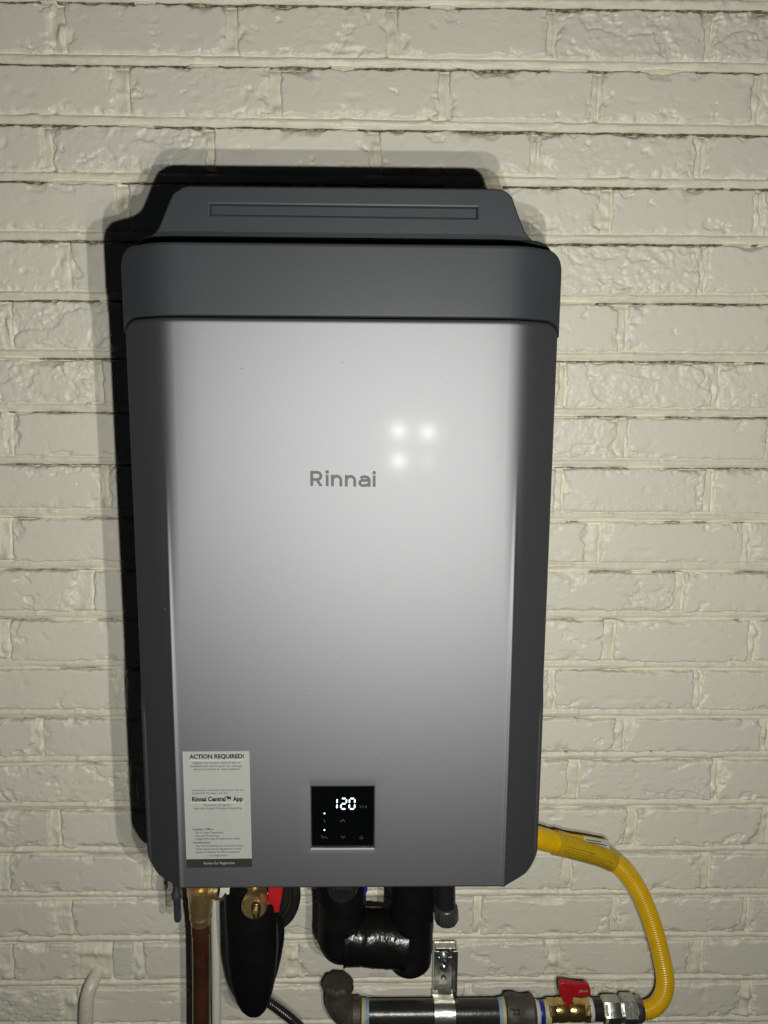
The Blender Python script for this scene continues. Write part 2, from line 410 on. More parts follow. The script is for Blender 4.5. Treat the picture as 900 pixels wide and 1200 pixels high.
# mortar: one sheet, struck bed joints that leave a thin open crack over each brick
xs = np.linspace(XMIN, XMAX, 1000); P = []; wrow = []; FILL = {}
wbed = np.array([-.25, 0., .14, .3, .45, .6, .72, .82, .872, .905, .96, 1.03, 1.2])
for (k, li, full) in rows:
    # brick band of this course (head joints show), then its bed joint
    zt = zl(li, xs); zb = zl(li+1, xs)+BED
    for q, v in enumerate(np.linspace(.92, .05, 17)):
        z = zb+(zt-zb)*v
        d = .0050+.0017*fbm(xs*55, xs*0+k*3+v*2.6, 41, 4)+.0022*sstep(.72, .95, v)
        for j in full:
            d = d + .004*np.exp(-((xs-(j[1]-.0002))/.0012)**2)*(pn(np.array([k*3.3]), np.array([j[0]*40+v*2]))[0]*.8+.8)
        for j in full:
            cj = .5*(j[0]+j[1]); wj = j[1]-j[0]; zz0 = float(z[0])
            nb1 = float(fbm(np.array([cj*50]), np.array([zz0*34]), 107, 4)[0]); sh = float(pn(np.array([cj*31]), np.array([zz0*30]), 109)[0])
            d = d - .0085*max(0., nb1-.05)*np.exp(-((xs-cj-sh*.5*wj)/(wj*.62))**2)
        d = d-.0012*np.maximum(fbm(xs*60, xs*0+k*5+v*6, 42, 3), 0)
        P.append(np.stack([xs, YW+d, z], -1)); wrow.append(0)
    zu = zl(li+1, xs)+BED; zd = zl(li+1, xs)
    wig = fbm(xs*26, xs*0+k*7.7, 43, 4)
    wig2 = fbm(xs*9, xs*0+k*3.1, 47, 2)
    for w in wbed:
        ww = w + (.07*wig-.02 if .7 < w < 1.0 else 0)+(.04*wig2 if .75 < w < 1. else 0)
        z = zu+(zd-zu)*ww
        base = np.interp(w, [-.25, 0, .14, .3, .6, .82, .872, .905, .96, 1.03, 1.2], [.007, .0024, .0012, .0010, .0024, .0044, .0060, .0098, .0112, .0115, .0115])
        d = base + .0013*fbm(xs*22, xs*0+w*1.6+k*3, 53, 5) - .0010*np.maximum(fbm(xs*80, xs*0+w*5+k, 59, 2)-.2, 0)
        fl = sstep(-.35+.3*(k < 8), .15+.4*(k < 8), wig2+.25*wig) if k > 3 else sstep(.25, .7, wig2)
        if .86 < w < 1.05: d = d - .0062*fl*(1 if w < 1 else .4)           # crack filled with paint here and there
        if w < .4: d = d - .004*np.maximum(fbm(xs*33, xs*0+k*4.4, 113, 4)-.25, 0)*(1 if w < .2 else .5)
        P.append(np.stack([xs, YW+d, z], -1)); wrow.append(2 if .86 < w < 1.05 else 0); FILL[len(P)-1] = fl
P = np.array(P); nr, nc = P.shape[:2]
idx = np.arange(nr*nc).reshape(nr, nc)
F = np.stack([idx[:-1, :-1], idx[1:, :-1], idx[1:, 1:], idx[:-1, 1:]], -1).reshape(-1, 4)
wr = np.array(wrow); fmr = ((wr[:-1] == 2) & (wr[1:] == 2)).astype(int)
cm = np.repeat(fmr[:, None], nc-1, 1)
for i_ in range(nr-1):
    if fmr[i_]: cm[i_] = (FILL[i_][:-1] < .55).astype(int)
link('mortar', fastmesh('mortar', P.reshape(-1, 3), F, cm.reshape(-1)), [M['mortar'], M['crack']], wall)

# ------------------------------------------------------------------ water heater
YF = .81                                     # plane of the flat front
YE = .84
heater = thing('water_heater', 'silver and dark grey tankless water heater hung on the painted brick wall', 'water heater', (-.03, .95, CAM_Z-.58))
XL0 = at(142, 400, YE).x; XR0 = at(658, 395, YE).x
ZT = at(400, 285, YF).z; ZB = at(400, 1041, YF).z
cl_t, cl_b = at(196, 560, YF).x, at(206.5, 1038, YF).x
cr_t, cr_b = at(601.5, 560, YF).x, at(597, 1038, YF).x
CXL = .5*(cl_t+cl_b); CXR = .5*(cr_t+cr_b)
def graded(stops):
    out = []
    for a, b, n in stops: out += list(np.linspace(a, b, n, endpoint=False))
    out.append(stops[-1][1]); return np.array(out)
def shell(name, m, xl, xr, ztop, zbot, proud, soft_top, soft_bot, roll_t, roll_b, bead, ret, hole=None, xin=.0):
    """front shell: flat middle, slanting flanks, rolled edges, returned to the back. ztop / zbot are functions of x"""
    hx = hole[:2] if hole else None; hz = hole[2:] if hole else None
    mid = [(CXL+.014, CXR-.014, 24)]
    if hole: mid = [(CXL+.014, hx[0]-.0022, 10), (hx[0]-.0022, hx[0], 4), (hx[0], hx[1], 4), (hx[1], hx[1]+.0022, 4), (hx[1]+.0022, CXR-.014, 10)]
    X = graded([(xl, xl+.007, 9), (xl+.007, CXL-.008, 12), (CXL-.008, CXL+.014, 26)] + mid + [(CXR-.014, CXR+.008, 26), (CXR+.008, xr-.007, 12), (xr-.007, xr, 9)])
    z1, z0 = ztop(np.array([.5*(CXL+CXR)]))[0], zbot(np.array([.5*(CXL+CXR)]))[0]
    Hh = z1-z0
    ts = [(0, roll_b*1.3/Hh, 9)]
    if hole:
        a, b = (hz[0]-z0)/Hh, (hz[1]-z0)/Hh; e = .0022/Hh
        ts += [(roll_b*1.3/Hh, a-e, 8), (a-e, a, 4), (a, b, 4), (b, b+e, 4), (b+e, 1-roll_t*1.3/Hh, 40)]
    else: ts += [(roll_b*1.3/Hh, 1-roll_t*1.3/Hh, 18)]
    ts += [(1-roll_t*1.3/Hh, 1, 9)]
    T = graded(ts); XX, TT = np.meshgrid(X, T, indexing='ij')
    zt, zb = ztop(XX), zbot(XX); ZZ = zb+TT*(zt-zb)
    hn = (ZZ-ZB)/(ZT-ZB)                      # 0 bottom .. 1 top of the unit
    s = soft_bot+(soft_top-soft_bot)*sstep(.28, .82, hn)
    sp = lambda q: s*np.log1p(np.exp(np.clip(q/s, -40, 40)))
    sl = .80
    dy = sl*(sp(CXL-XX)+sp(XX-CXR))
    if bead:
        fade = 1-sstep(.45, .72, hn)
        dy -= bead*fade*(np.exp(-((XX-CXL-.0010)/.0023)**2)+np.exp(-((XX-CXR+.0010)/.0023)**2))
    def roll(d, r): q = np.clip(1-d/r, 0, 1); return r*(1-np.sqrt(np.clip(1-q*q, 0, 1)))
    dy += roll(XX-xl, .006)+roll(xr-XX, .006)+roll(ZZ-zb, roll_b)+roll(zt-ZZ, roll_t)
    drop = None
    if hole:
        q = np.maximum(np.maximum(hx[0]-XX, XX-hx[1]), np.maximum(hz[0]-ZZ, ZZ-hz[1]))   # >0 outside the opening
        dy += roll(np.clip(q, 0, 1), .0022)
    YY = YF-proud+dy
    V = list(map(tuple, np.stack([XX, YY, ZZ], -1).reshape(-1, 3))); n, mm = XX.shape
    F = []
    for i in range(n-1):
        for j in range(mm-1):
            if hole:
                cx, cz = .5*(X[i]+X[i+1]), .5*(ZZ[i, j]+ZZ[i, j+1])
                if hx[0] < cx < hx[1] and hz[0] < cz < hz[1]: continue
            F.append((i*mm+j, (i+1)*mm+j, (i+1)*mm+j+1, i*mm+j+1))
    ring = [i*mm for i in range(n)] + [(n-1)*mm+j for j in range(1, mm)] + [i*mm+mm-1 for i in range(n-2, -1, -1)] + [j for j in range(mm-2, 0, -1)]
    o = len(V)
    for r in ring: V.append((V[r][0], ret, V[r][2]))
    for q in range(len(ring)): F.append((ring[q], o+q, o+(q+1) % len(ring), ring[(q+1) % len(ring)]))
    if hole:
        o = len(V); C = [(hx[0], hz[0]), (hx[1], hz[0]), (hx[1], hz[1]), (hx[0], hz[1])]
        for yy in (YF-proud+.0022, YF-proud+.005):
            for (a, b) in C: V.append((a, yy, b))
        for q in range(4): F.append((o+q, o+(q+1) % 4, o+4+(q+1) % 4, o+4+q))
    return pyd(name, V, F, m, heater, sharp=50)
def corner_fn(zc, xl, xr, w, hgt, sign):
    def f(x):
        q = np.clip(np.maximum((xl+w-x)/w, (x-(xr-w))/w), 0, 1); return zc+sign*hgt*(1-np.sqrt(np.clip(1-q**2, 0, 1)))
    return f
pxh = pxm(400, 1000, YE)
ZPT = at(400, 371.5, YF).z                    # seam between cap and silver panel
panel_bot = corner_fn(ZB, XL0+.001, XR0-.001, .0215, .034, 1)
panel_top = corner_fn(ZPT-.0008, XL0+.0015, XR0-.0015, .017, .0145, -1)
H0, H1 = at(365.5, 994, YF), at(438, 922.5, YF)
hole = (H0.x, H1.x, H0.z, H1.z)
shell('front_panel', M['silver'], XL0+.0015, XR0-.0015, panel_top, panel_bot, 0., .0085, .0010, .006, .003, .0013, .868, hole)
cap_top = corner_fn(ZT, XL0, XR0, .019, .0215, -1)
cap_bot = corner_fn(ZPT+.0006, XL0, XR0, .0175, .0165, -1)
shell('top_cap', M['cap'], XL0, XR0, cap_top, cap_bot, .0016, .0085, .0085, .004, .0015, 0, .866)
def rrect(xl, xr, zb, zt, r, Y, n=7):
    out = []
    for cx, cz, a0 in ((xr-r, zt-r, 0), (xl+r, zt-r, 90), (xl+r, zb+r, 180), (xr-r, zb+r, 270)):
        for q in range(n):
            a = math.radians(a0+90*q/(n-1)); out.append((cx+r*math.cos(a), Y, cz+r*math.sin(a)))
    return out
YC = .872
zc_top = at(400, 278.5, YC).z
mb = MB(); mb.prism(rrect(XL0+.003, XR0-.0015, ZB+.016, zc_top, .026, YC), (0, .235, 0), .004)
mb.build('casing', M['case'], heater)
for z in (zc_top-.12, ZB+.1): MB().box((.5*(XL0+XR0), 1.147, z), (.34, .08, .05), bev=.002).build('mounting_bracket', M['case'], heater)
# hood over the top
YH = .876
hp = [(168, 284), (175, 276.5), (180.5, 273), (185, 268), (188.5, 260), (193, 248.5), (198.5, 235), (203, 226), (208.5, 222.5), (214, 219), (221, 217.6), (400, 219.2), (583, 221),
      (590, 222.4), (596, 226), (600.5, 231), (603, 238.5), (607.5, 251), (612, 263), (616, 272), (621, 278.5), (628, 285)]
mb = MB(); mb.prism([at(u, v, YH) for u, v in hp][::-1], (0, .085, 0), .002)
hood = mb.build('exhaust_hood', M['case'], heater)
ra, rb_, rc, rd = at(246, 239.2, YH), at(559.5, 243, YH), at(559.5, 255.4, YH), at(246, 251.2, YH)
c_ = (ra+rb_+rc+rd)/4; R4 = []
for p, sx, sz in ((ra, -1, 1), (rb_, 1, 1), (rc, 1, -1), (rd, -1, -1)): R4.append((p, Vector((sx, 0, sz))))
V_ = [p+d*.0042+Vector((0, -.0007, 0)) for p, d in R4]+[p+d*.0006+Vector((0, .0005, 0)) for p, d in R4]+[p-d*.0008+Vector((0, .0052, 0)) for p, d in R4]
F_ = [(0, 1, 2, 3), (11, 10, 9, 8)]
for a in (0, 4): F_ += [(a+k, a+4+k, a+4+(k+1) % 4, a+(k+1) % 4) for k in range(4)]
mb = MB(); mb.add(V_, F_); cut = mb.build('cutter', M['case'])
md = hood.modifiers.new('slot', 'BOOLEAN'); md.operation = 'DIFFERENCE'; md.object = cut; md.solver = 'EXACT'
bpy.context.view_layer.update()
me_ = bpy.data.meshes.new_from_object(hood.evaluated_get(bpy.context.evaluated_depsgraph_get()))
hood.modifiers.clear(); hood.data = me_; bpy.data.objects.remove(cut)
me_.set_sharp_from_angle(angle=math.radians(7))
# control display in the recess
gy = YF+.0036
disp = MB().box(((hole[0]+hole[1])/2, gy+.002, (hole[2]+hole[3])/2), (hole[1]-hole[0]+.002, .004, hole[3]-hole[2]+.002), bev=0).build('control_display', M['glass'], heater)
yd = gy-.0003
def quad_px(P, d=.0002): # a small solid plate on the glass
    m_ = MB(); m_.prism([at(u, v, yd) for u, v in P][::-1], (0, d, 0)); return m_
def seg7(mb, x, y, w, h, on, t=1.55):
    S = {'a': (x, y, x+w, y), 'd': (x, y+h, x+w, y+h), 'g': (x, y+h/2, x+w, y+h/2), 'f': (x, y, x, y+h/2), 'b': (x+w, y, x+w, y+h/2),
         'e': (x, y+h/2, x, y+h), 'c': (x+w, y+h/2, x+w, y+h)}
    for s in on:
        x0, y0, x1, y1 = S[s]; g = .75; q = t/2
        if s in 'adg': P = [(x0+g, y0), (x0+g+q, y0-q), (x1-g-q, y0-q), (x1-g, y0), (x1-g-q, y0+q), (x0+g+q, y0+q)]
        else: P = [(x0, y0+g), (x0+q, y0+g+q), (x0+q, y1-g-q), (x0, y1-g), (x0-q, y1-g-q), (x0-q, y0+g+q)]
        mb.prism([at(u-.35*(v-y)/h, v, yd) for u, v in P][::-1], (0, .0002, 0))
for (x, on) in ((388.9, 'bc'), (399.8, 'abged'), (409.6, 'abcdef')):
    mb = MB(); seg7(mb, x, 935.8, 6.2, 12.2, on); mb.build('digit', M['digit'], disp)
for v in (953.3, 972.7):
    m_ = MB(); m_.prism([at(380.2+.9*math.cos(a*math.pi/4), v+.9*math.sin(a*math.pi/4), yd) for a in range(8)], (0, .0002, 0)); m_.build('indicator_dot', M['digit'], disp)
def strokes(name, LS, t, m):
    mb = MB()
    for i, (x0, y0, x1, y1) in enumerate(LS):
        dx, dy = x1-x0, y1-y0; l = math.hypot(dx, dy); nx, ny = -dy/l*t/2, dx/l*t/2
        mb.prism([at(u, v, yd-.00002*i) for u, v in ((x0+nx, y0+ny), (x1+nx, y1+ny), (x1-nx, y1-ny), (x0-nx, y0-ny))][::-1], (0, .0002, 0))
    return mb.build(name, m, disp)
strokes('up_arrow', [(398.6, 963, 401.8, 960.4), (401.8, 960.4, 404.4, 963)], .9, M['icon'])
strokes('down_arrow', [(399.8, 979.8, 402, 982), (402, 982, 404.2, 979.8)], .9, M['icon'])
strokes('level_bar', [(380.3, 960.5, 380.3, 963.8)], 1., M['icon'])
strokes('hot_water_icon', [(376.4, 979, 378.4, 982), (378.4, 982, 380.6, 980.4), (380.6, 980.4, 383.6, 982.6)], .8, M['icon'])
strokes('power_icon', [(421.4, 981, 422.6, 983), (422.6, 983, 424.6, 983), (424.6, 983, 425.6, 981), (423.5, 979.2, 423.5, 981.2)], .7, M['icon'])
strokes('temperature_unit', [(421.6, 943.8, 423, 945.3), (421.6, 946.6, 423, 945.3), (424.4, 946.8, 426, 944), (428.2, 944.4, 430, 944.2), (428, 944.6, 428, 946.4), (428.2, 946.6, 430, 946.6)], .7, M['icon'])

def text_part(name, txt, anchor_l, anchor_r, height, Y, m, parent, bold=0., depth=.0003, lines_=1):
    """flat print: text from the left anchor to the right anchor (photo pixels on the plane Y), capital height in pixels"""
    cu = bpy.data.curves.new(name, 'FONT'); cu.body = txt; cu.size = 1; cu.offset = bold; cu.resolution_u = 3
    to = bpy.data.objects.new(name, cu); col.objects.link(to); bpy.context.view_layer.update()
    dg = bpy.context.evaluated_depsgraph_get(); me = bpy.data.meshes.new_from_object(to.evaluated_get(dg))
    bpy.data.objects.remove(to); bpy.data.curves.remove(cu)
    n = len(me.vertices); co = np.empty(n*3); me.vertices.foreach_get('co', co); co = co.reshape(-1, 3)
    x0, x1 = co[:, 0].min(), co[:, 0].max()
    A, B = at(*anchor_l, Y), at(*anchor_r, Y); ex = (B-A)/(x1-x0); s = height*pxm(*anchor_l, Y)/.72
    V = np.array([A[i] + (co[:, 0]-x0)*ex[i] for i in range(3)]).T; V[:, 2] += co[:, 1]*s
    me.vertices.foreach_set('co', V.ravel()); me.update()
    bm = bmesh.new(); bm.from_mesh(me)
    r = bmesh.ops.extrude_face_region(bm, geom=list(bm.faces)); 
    bmesh.ops.translate(bm, vec=(0, -depth, 0), verts=[g for g in r['geom'] if isinstance(g, bmesh.types.BMVert)])
    bmesh.ops.recalc_face_normals(bm, faces=bm.faces)
    bm.to_mesh(me); bm.free(); me.materials.clear()
    return link(name, me, m, parent)
def ribbon(P, h):
    """outline of a thick polyline"""
    n = len(P); Lf, Rt = [], []
    for i in range(n):
        a = P[max(i-1, 0)]; b = P[min(i+1, n-1)]; dx, dy = b[0]-a[0], b[1]-a[1]; l = math.hypot(dx, dy)
        nx, ny = -dy/l*h, dx/l*h; Lf.append((P[i][0]+nx, P[i][1]+ny)); Rt.append((P[i][0]-nx, P[i][1]-ny))
    return Lf, Rt
def arc(cx, cy, rx, ry, a0, a1, n=12): return [(cx+rx*math.cos(math.radians(a0+(a1-a0)*k/n)), cy+ry*math.sin(math.radians(a0+(a1-a0)*k/n))) for k in range(n+1)]
def brand():
    HW = .092; mb = MB(); A, B = at(363.8, 569.4, YF), at(440.4, 570.6, YF); ex = (B-A)/4.34; up = Vector((0, 0, 17.7*pxm(400, 570, YF)))
    cnt = [0]
    def put(P, cap=None):
        Lf, Rt = ribbon(P, HW) if cap is None else (cap, None)
        off = Vector((0, -.0006-.00003*cnt[0], 0)); cnt[0] += 1
        w = lambda p: A+ex*p[0]+up*p[1]+off
        if Rt is None: mb.prism([w(p) for p in Lf], (0, .0007, 0)); return
        n = len(Lf); V = [w(p) for p in Lf]+[w(p) for p in Rt]; V += [v+Vector((0, .0007, 0)) for v in V]; F = []
        for i in range(n-1):
            F += [(i, i+1, n+i+1, n+i), (2*n+i, 3*n+i, 3*n+i+1, 2*n+i+1), (i, 2*n+i, 2*n+i+1, i+1), (n+i, n+i+1, 3*n+i+1, 3*n+i)]
        F += [(0, n, 3*n, 2*n), (n-1, 3*n-1, 4*n-1, 2*n-1)]; mb.add(V, F)
    put([(HW, 0), (HW, 1)]); put([(HW, .908), (.30, .908), (.46, .908)]+arc(.46, .67, .24, .238, 90, -90, 14)[1:]+[(HW, .432)])
    put(None, [(.31, .43), (.53, .43), (.82, 0), (.60, 0)])
    for x in (1.115, 4.23):
        put([(x, 0), (x, .76)]); put(None, arc(x, .945, .118, .118, 0, 345, 15))
    for x in (1.37, 2.29):
        put([(x+HW, 0), (x+HW, .76)]); put([(x+HW, .40)]+arc(x+.375, .385, .28, .29, 165, 0, 12)+[(x+.655, .2), (x+.655, 0)])
    put([(3.905, 0), (3.905, .44)]+arc(3.60, .44, .305, .23, 0, 150, 12)[1:])
    put([(3.905, .425), (3.55, .425)]+arc(3.50, .25, .225, .172, 90, 270, 12)+[(3.65, .085), (3.80, .13), (3.905, .20)])
    return mb.build('brand_lettering', M['logo'], heater)
brand()
# instruction sticker
YS = YF-.0006
sq = [(213.8, 880.8), (292.2, 880.2), (295.4, 1016), (218.8, 1017)]
def on_sticker(a, b):  # a across 0..1, b down 0..1
    x0 = sq[0][0]+(sq[3][0]-sq[0][0])*b; x1 = sq[1][0]+(sq[2][0]-sq[1][0])*b
    y0 = sq[0][1]+(sq[3][1]-sq[0][1])*b; y1 = sq[1][1]+(sq[2][1]-sq[1][1])*b
    return (x0+(x1-x0)*a, y0+(y1-y0)*a)
def plate(name, a0, b0, a1, b1, m, parent, Y, th):
    mb = MB(); mb.prism([at(*on_sticker(a, b), Y) for a, b in ((a0, b0), (a1, b0), (a1, b1), (a0, b1))][::-1], (0, th, 0)); return mb.build(name, m, parent)
stk = plate('instruction_sticker', 0, 0, 1, 1, M['paper'], heater, YS, .0004)
plate('dark_band', 0, .927, 1, 1, M['ink'], stk, YS-.0002, .0002)
plate('white_rule', .09, .0735, .91, .0785, M['paper_white'], stk, YS-.0002, .0002)
plate('white_rule', .09, .4385, .91, .4435, M['paper_white'], stk, YS-.0002, .0002)
def sline(txt, a0, a1, b, h, m, bold=0.):
    text_part('print_line', txt, on_sticker(a0, b), on_sticker(a1, b), h, YS-.0001, m, stk, bold, .0002)
sline('ACTION REQUIRED!', .10, .915, .060, 5.2, M['ink'], .035)
sline('Register your product within 30 days of', .155, .86, .106, 2.7, M['ink_thin'])
sline('installation and receive up to 1 yr. coverage', .11, .885, .134, 2.7, M['ink_thin'])
sline('(terms and conditions for some installations)', .165, .85, .161, 2.7, M['ink_thin'])
sline('Homeowners, download and connect with the', .12, .90, .341, 2.5, M['ink_thin'])
sline('Control-R Wireless with the', .12, .66, .367, 2.5, M['ink_thin'])
sline('Rinnai Central\u2122 App', .12, .885, .428, 5.6, M['ink'], .035)
sline('Download our app for', .30, .70, .470, 2.5, M['ink_thin'])
sline('Easy and Guided Wireless Scheduling', .145, .865, .498, 2.6, M['ink_thin'])
sline('Installers: Offline', .115, .43, .678, 2.9, M['ink'])
sline('- Error code Diagnostics', .13, .57, .706, 2.5, M['ink_thin'])
sline('- Remote Monitoring', .13, .50, .733, 2.5, M['ink_thin'])
sline('- Logged Warnings & Performance details', .13, .83, .760, 2.6, M['ink_thin'])
sline('Homeowners:', .115, .375, .792, 2.9, M['ink'])
sline('- Easy Wi-Fi scheduling and recirculation setting', .13, .865, .820, 2.5, M['ink_thin'])
sline('- Peak temperature adjustments made', .13, .84, .847, 2.5, M['ink_thin'])
sline('Inquire if needed for PRO assistance', .14, .82, .874, 2.5, M['ink_thin'])
sline('and Registration.', .35, .64, .904, 2.5, M['ink_thin'])
sline('Review Our Registration', .265, .735, .972, 3.4, M['paper'])
mb = MB()
for (u, v, r_) in ((283, 432, .9), (401.5, 425, .8), (193.5, 714, 1.0), (524, 447, .5), (331, 655, .45), (470, 812, .5), (256, 583, .4), (552, 690, .45), (420, 880, .4)):
    c = at(u, v, YF-.0001); rr = r_*pxm(u, v, YF)*.8; mb.prism([c+Vector((rr*math.cos(a), 0, rr*1.2*math.sin(a))) for a in (0, 1.05, 2.1, 3.14, 4.2, 5.2)][::-1], (0, .0003, 0))
o_ = mb.build('dust_specks', M['logo'], heater); o_['kind'] = 'stuff'
# threaded stud under the left corner
mb = MB(); a, b = at(206.5, 1036, 1.0), at(208.3, 1079, 1.0); r = 4.6*pxm(208, 1060, 1.0)
mb.lathe(a, b, [(0, r), (.12, r), (.22, r*1.5), (.34, r*1.5), (.37, r), (.78, r), (.8, r*.92), (.84, r*1.02), (.97, r*.95), (1, r*.75)], 12)
mb.build('drain_stud', M['zinc'], heater)

# ------------------------------------------------------------------ copper pipe with brass tee
YP = 1.03
def thing_px(name, label, cat, u, v, Y, group=None): return thing(name, label, cat, at(u, v, Y), group)
cp = thing_px('copper_pipe', 'dark tarnished copper pipe under a brass tee at the lower left of the heater', 'water pipe', 236, 1200, YP)
q = pxm(236, 1120, YP)
mb = MB(); mb.tube([at(235.5, 1084, YP), at(236.2, 1150, YP), at(236.5, 1290, YP)], 10.6*q, 28); mb.build('pipe', M['copper'], cp)
mb = MB(); mb.lathe(at(235, 1076, YP), at(235.6, 1093, YP), [(0, 11.2*q), (.85, 11.2*q), (.95, 11.6*q), (1, 10.5*q)], 28); mb.build('solder_socket', M['copper'], cp)
mb = MB()
mb.lathe(at(234.5, 1022, YP), at(235.2, 1081, YP), [(0, 11*q), (.3, 11*q), (.31, 14.2*q), (.66, 13.8*q), (.78, 12.6*q), (.84, 12.4*q), (.86, 13*q), (.9, 12.8*q), (.92, 11.9*q), (1, 11.6*q)], 28)
mb.lathe(at(236, 1044, YP), at(262, 1043, YP), [(0, 9.4*q), (.6, 9.4*q), (.62, 10.8*q), (1, 10.6*q)], 20)
mb.build('brass_tee', M['brass'], cp)
mb = MB(); mb.lathe(at(234.6, 1037, YP), at(234.9, 1052, YP), [(0, 15*q), (.1, 15.6*q), (.9, 15.6*q), (1, 15*q)], 6, .5); mb.build('hex_nut', M['brass'], cp)
# white tube behind it
wt = thing_px('drain_tube', 'slim white plastic tube running down between the copper pipe and black insulation', 'tube', 253, 1200, 1.1)
q2 = pxm(253, 1120, 1.1)
mb = MB(); mb.tube([at(252, 1020, 1.1), at(252.3, 1060, 1.1), at(253.2, 1130, 1.1), at(253.8, 1200, 1.1), at(254.3, 1290, 1.1)], 5.2*q2, 18); mb.build('tube', M['white_plastic'], wt)
mb = MB(); mb.lathe(at(252, 1028, 1.1), at(252.1, 1050, 1.1), [(0, 6.2*q2), (1, 6.2*q2)], 18); mb.build('collar', M['white_plastic'], wt)

# ------------------------------------------------------------------ service valve in its black boot
YV = 1.0
q = pxm(296, 1100, YV)
bt = thing_px('insulation_boot', 'pointed black foam insulation sleeve hanging below the brass valve', 'pipe insulation', 296, 1190, YV)
prof = [(1030, 293, 30), (1050, 293.5, 31.5), (1075, 294, 32.5), (1100, 294.8, 31.5), (1125, 295.8, 29), (1145, 296.5, 26.5), (1160, 297, 23.5), (1172, 297.3, 20), (1181, 297.4, 15.5), (1187, 297.3, 10), (1190.3, 297, 4)]
pts = [at(c, v, YV) for v, c, r in prof]; rad = [r*q for v, c, r in prof]
mb = MB(); mb.tube(pts, rad, 40, flat=.72, rfun=lambda t, a: 1+.02*math.sin(3*a+5*t)+.012*math.sin(9*t+2*a)); mb.build('sleeve', M['foam'], bt)
mb = MB(); mb.tube(spline([at(263, 1044, YV-.012), at(266, 1090, YV-.014), at(269, 1125, YV-.010), at(276, 1163, YV-.004)], 20), 1.3*q, 8)
mb.build('seam', M['nut'], bt)
mb = MB(); mb.tube(spline([at(324, 1082, YV-.006), at(325, 1110, YV-.008), at(321, 1150, YV-.003)], 20), 1.3*q, 8); mb.build('seam', M['nut'], bt)
prof = [(1078, 327, 6), (1095, 326, 8), (1120, 322, 8), (1145, 318, 6), (1163, 313, 3)]
mb = MB(); mb.tube(spline([at(c, v, YV+.012) for v, c, r in prof], 24), list(np.interp(np.linspace(0, 1, 24), np.linspace(0, 1, 5), [r*q for v, c, r in prof])), 16)
mb.build('overlap_flap', M['foam'], bt)
sv = thing_px('service_valve', 'brass service valve with round cap and red lever above the black sleeve', 'valve', 298, 1042, .975)
Yv = .965; q = pxm(300, 1058, Yv)
c = at(299, 1056, Yv)
mb = MB(); mb.lathe(at(297, 1022, Yv+.03), at(297, 1062, Yv+.03), [(0, 15*q), (.55, 15*q), (.6, 17*q), (.95, 17*q), (1, 14*q)], 20)
mb.lathe(c+Vector((0, .05, 0)), c+Vector((0, .002, 0)), [(0, 11*q), (.6, 11*q), (.65, 13*q), (1, 13*q)], 24)
mb.lathe(at(318, 1047, Yv+.02), at(303, 1047, Yv+.02), [(0, 3.5*q), (.2, 4.5*q), (1, 4.5*q)], 12)
mb.lathe(at(318, 1056, Yv+.02), at(308, 1056, Yv+.02), [(0, 3*q), (.2, 4*q), (1, 4*q)], 12)
mb.lathe(at(270, 1047, Yv+.03), at(298, 1047, Yv+.03), [(0, 9*q), (.3, 9*q), (.3, 7*q), (1, 7*q)], 16)
mb.build('valve_body', M['brass'], sv)
mb = MB(); mb.lathe(c+Vector((0, .003, 0)), c+Vector((0, -.016, 0)), [(0, 14.2*q), (.12, 14.8*q), (.75, 14.8*q), (.9, 14*q), (1, 12.8*q)], 40); cap_o = mb.build('cap', M['brass'], sv)
c2 = at(300.3, 1062.5, Yv-.016)
mb = MB(); mb.lathe(c2, c2+Vector((0, -.012, 0)), [(0, 2.9*q), (.5, 2.9*q), (.55, 3.6*q), (.85, 3.6*q), (1, 2.4*q)], 16); mb.build('stud', M['brass'], cap_o)
mb = MB(); yl = Yv-.021
mb.tube(spline([at(298.5, 1076, yl+.003), at(296.4, 1068, yl), at(296.6, 1060.5, yl), at(300.3, 1058, yl), at(304, 1060.5, yl), at(304, 1068, yl), at(302, 1076, yl+.003)], 30), 1.25*q, 8)
mb.build('lanyard', M['rubber'], cap_o)
hp2 = [(314.5, 1030), (332.5, 1030), (331, 1047), (328.5, 1058), (327, 1069.5), (321, 1070), (319.5, 1062), (316.5, 1059), (314, 1058)]
mb = MB(); mb.prism([at(u, v, .972) for u, v in hp2][::-1], (0, .007, 0), .0016); mb.build('red_lever', M['red'], sv)
# white strap end beside the valve
ws = [(258, 1036), (270, 1036), (269.6, 1047.5), (266, 1049), (264, 1046.5), (259.5, 1052.5), (256.5, 1052), (257.6, 1044)]
stp = thing_px('cable_tie', 'short white plastic tie end beside the brass tee', 'cable tie', 262, 1045, .98)
mb = MB(); mb.prism([at(u, v, .98) for u, v in ws][::-1], (0, .004, 0), .0008); mb.build('strap', M['white_plastic'], stp)
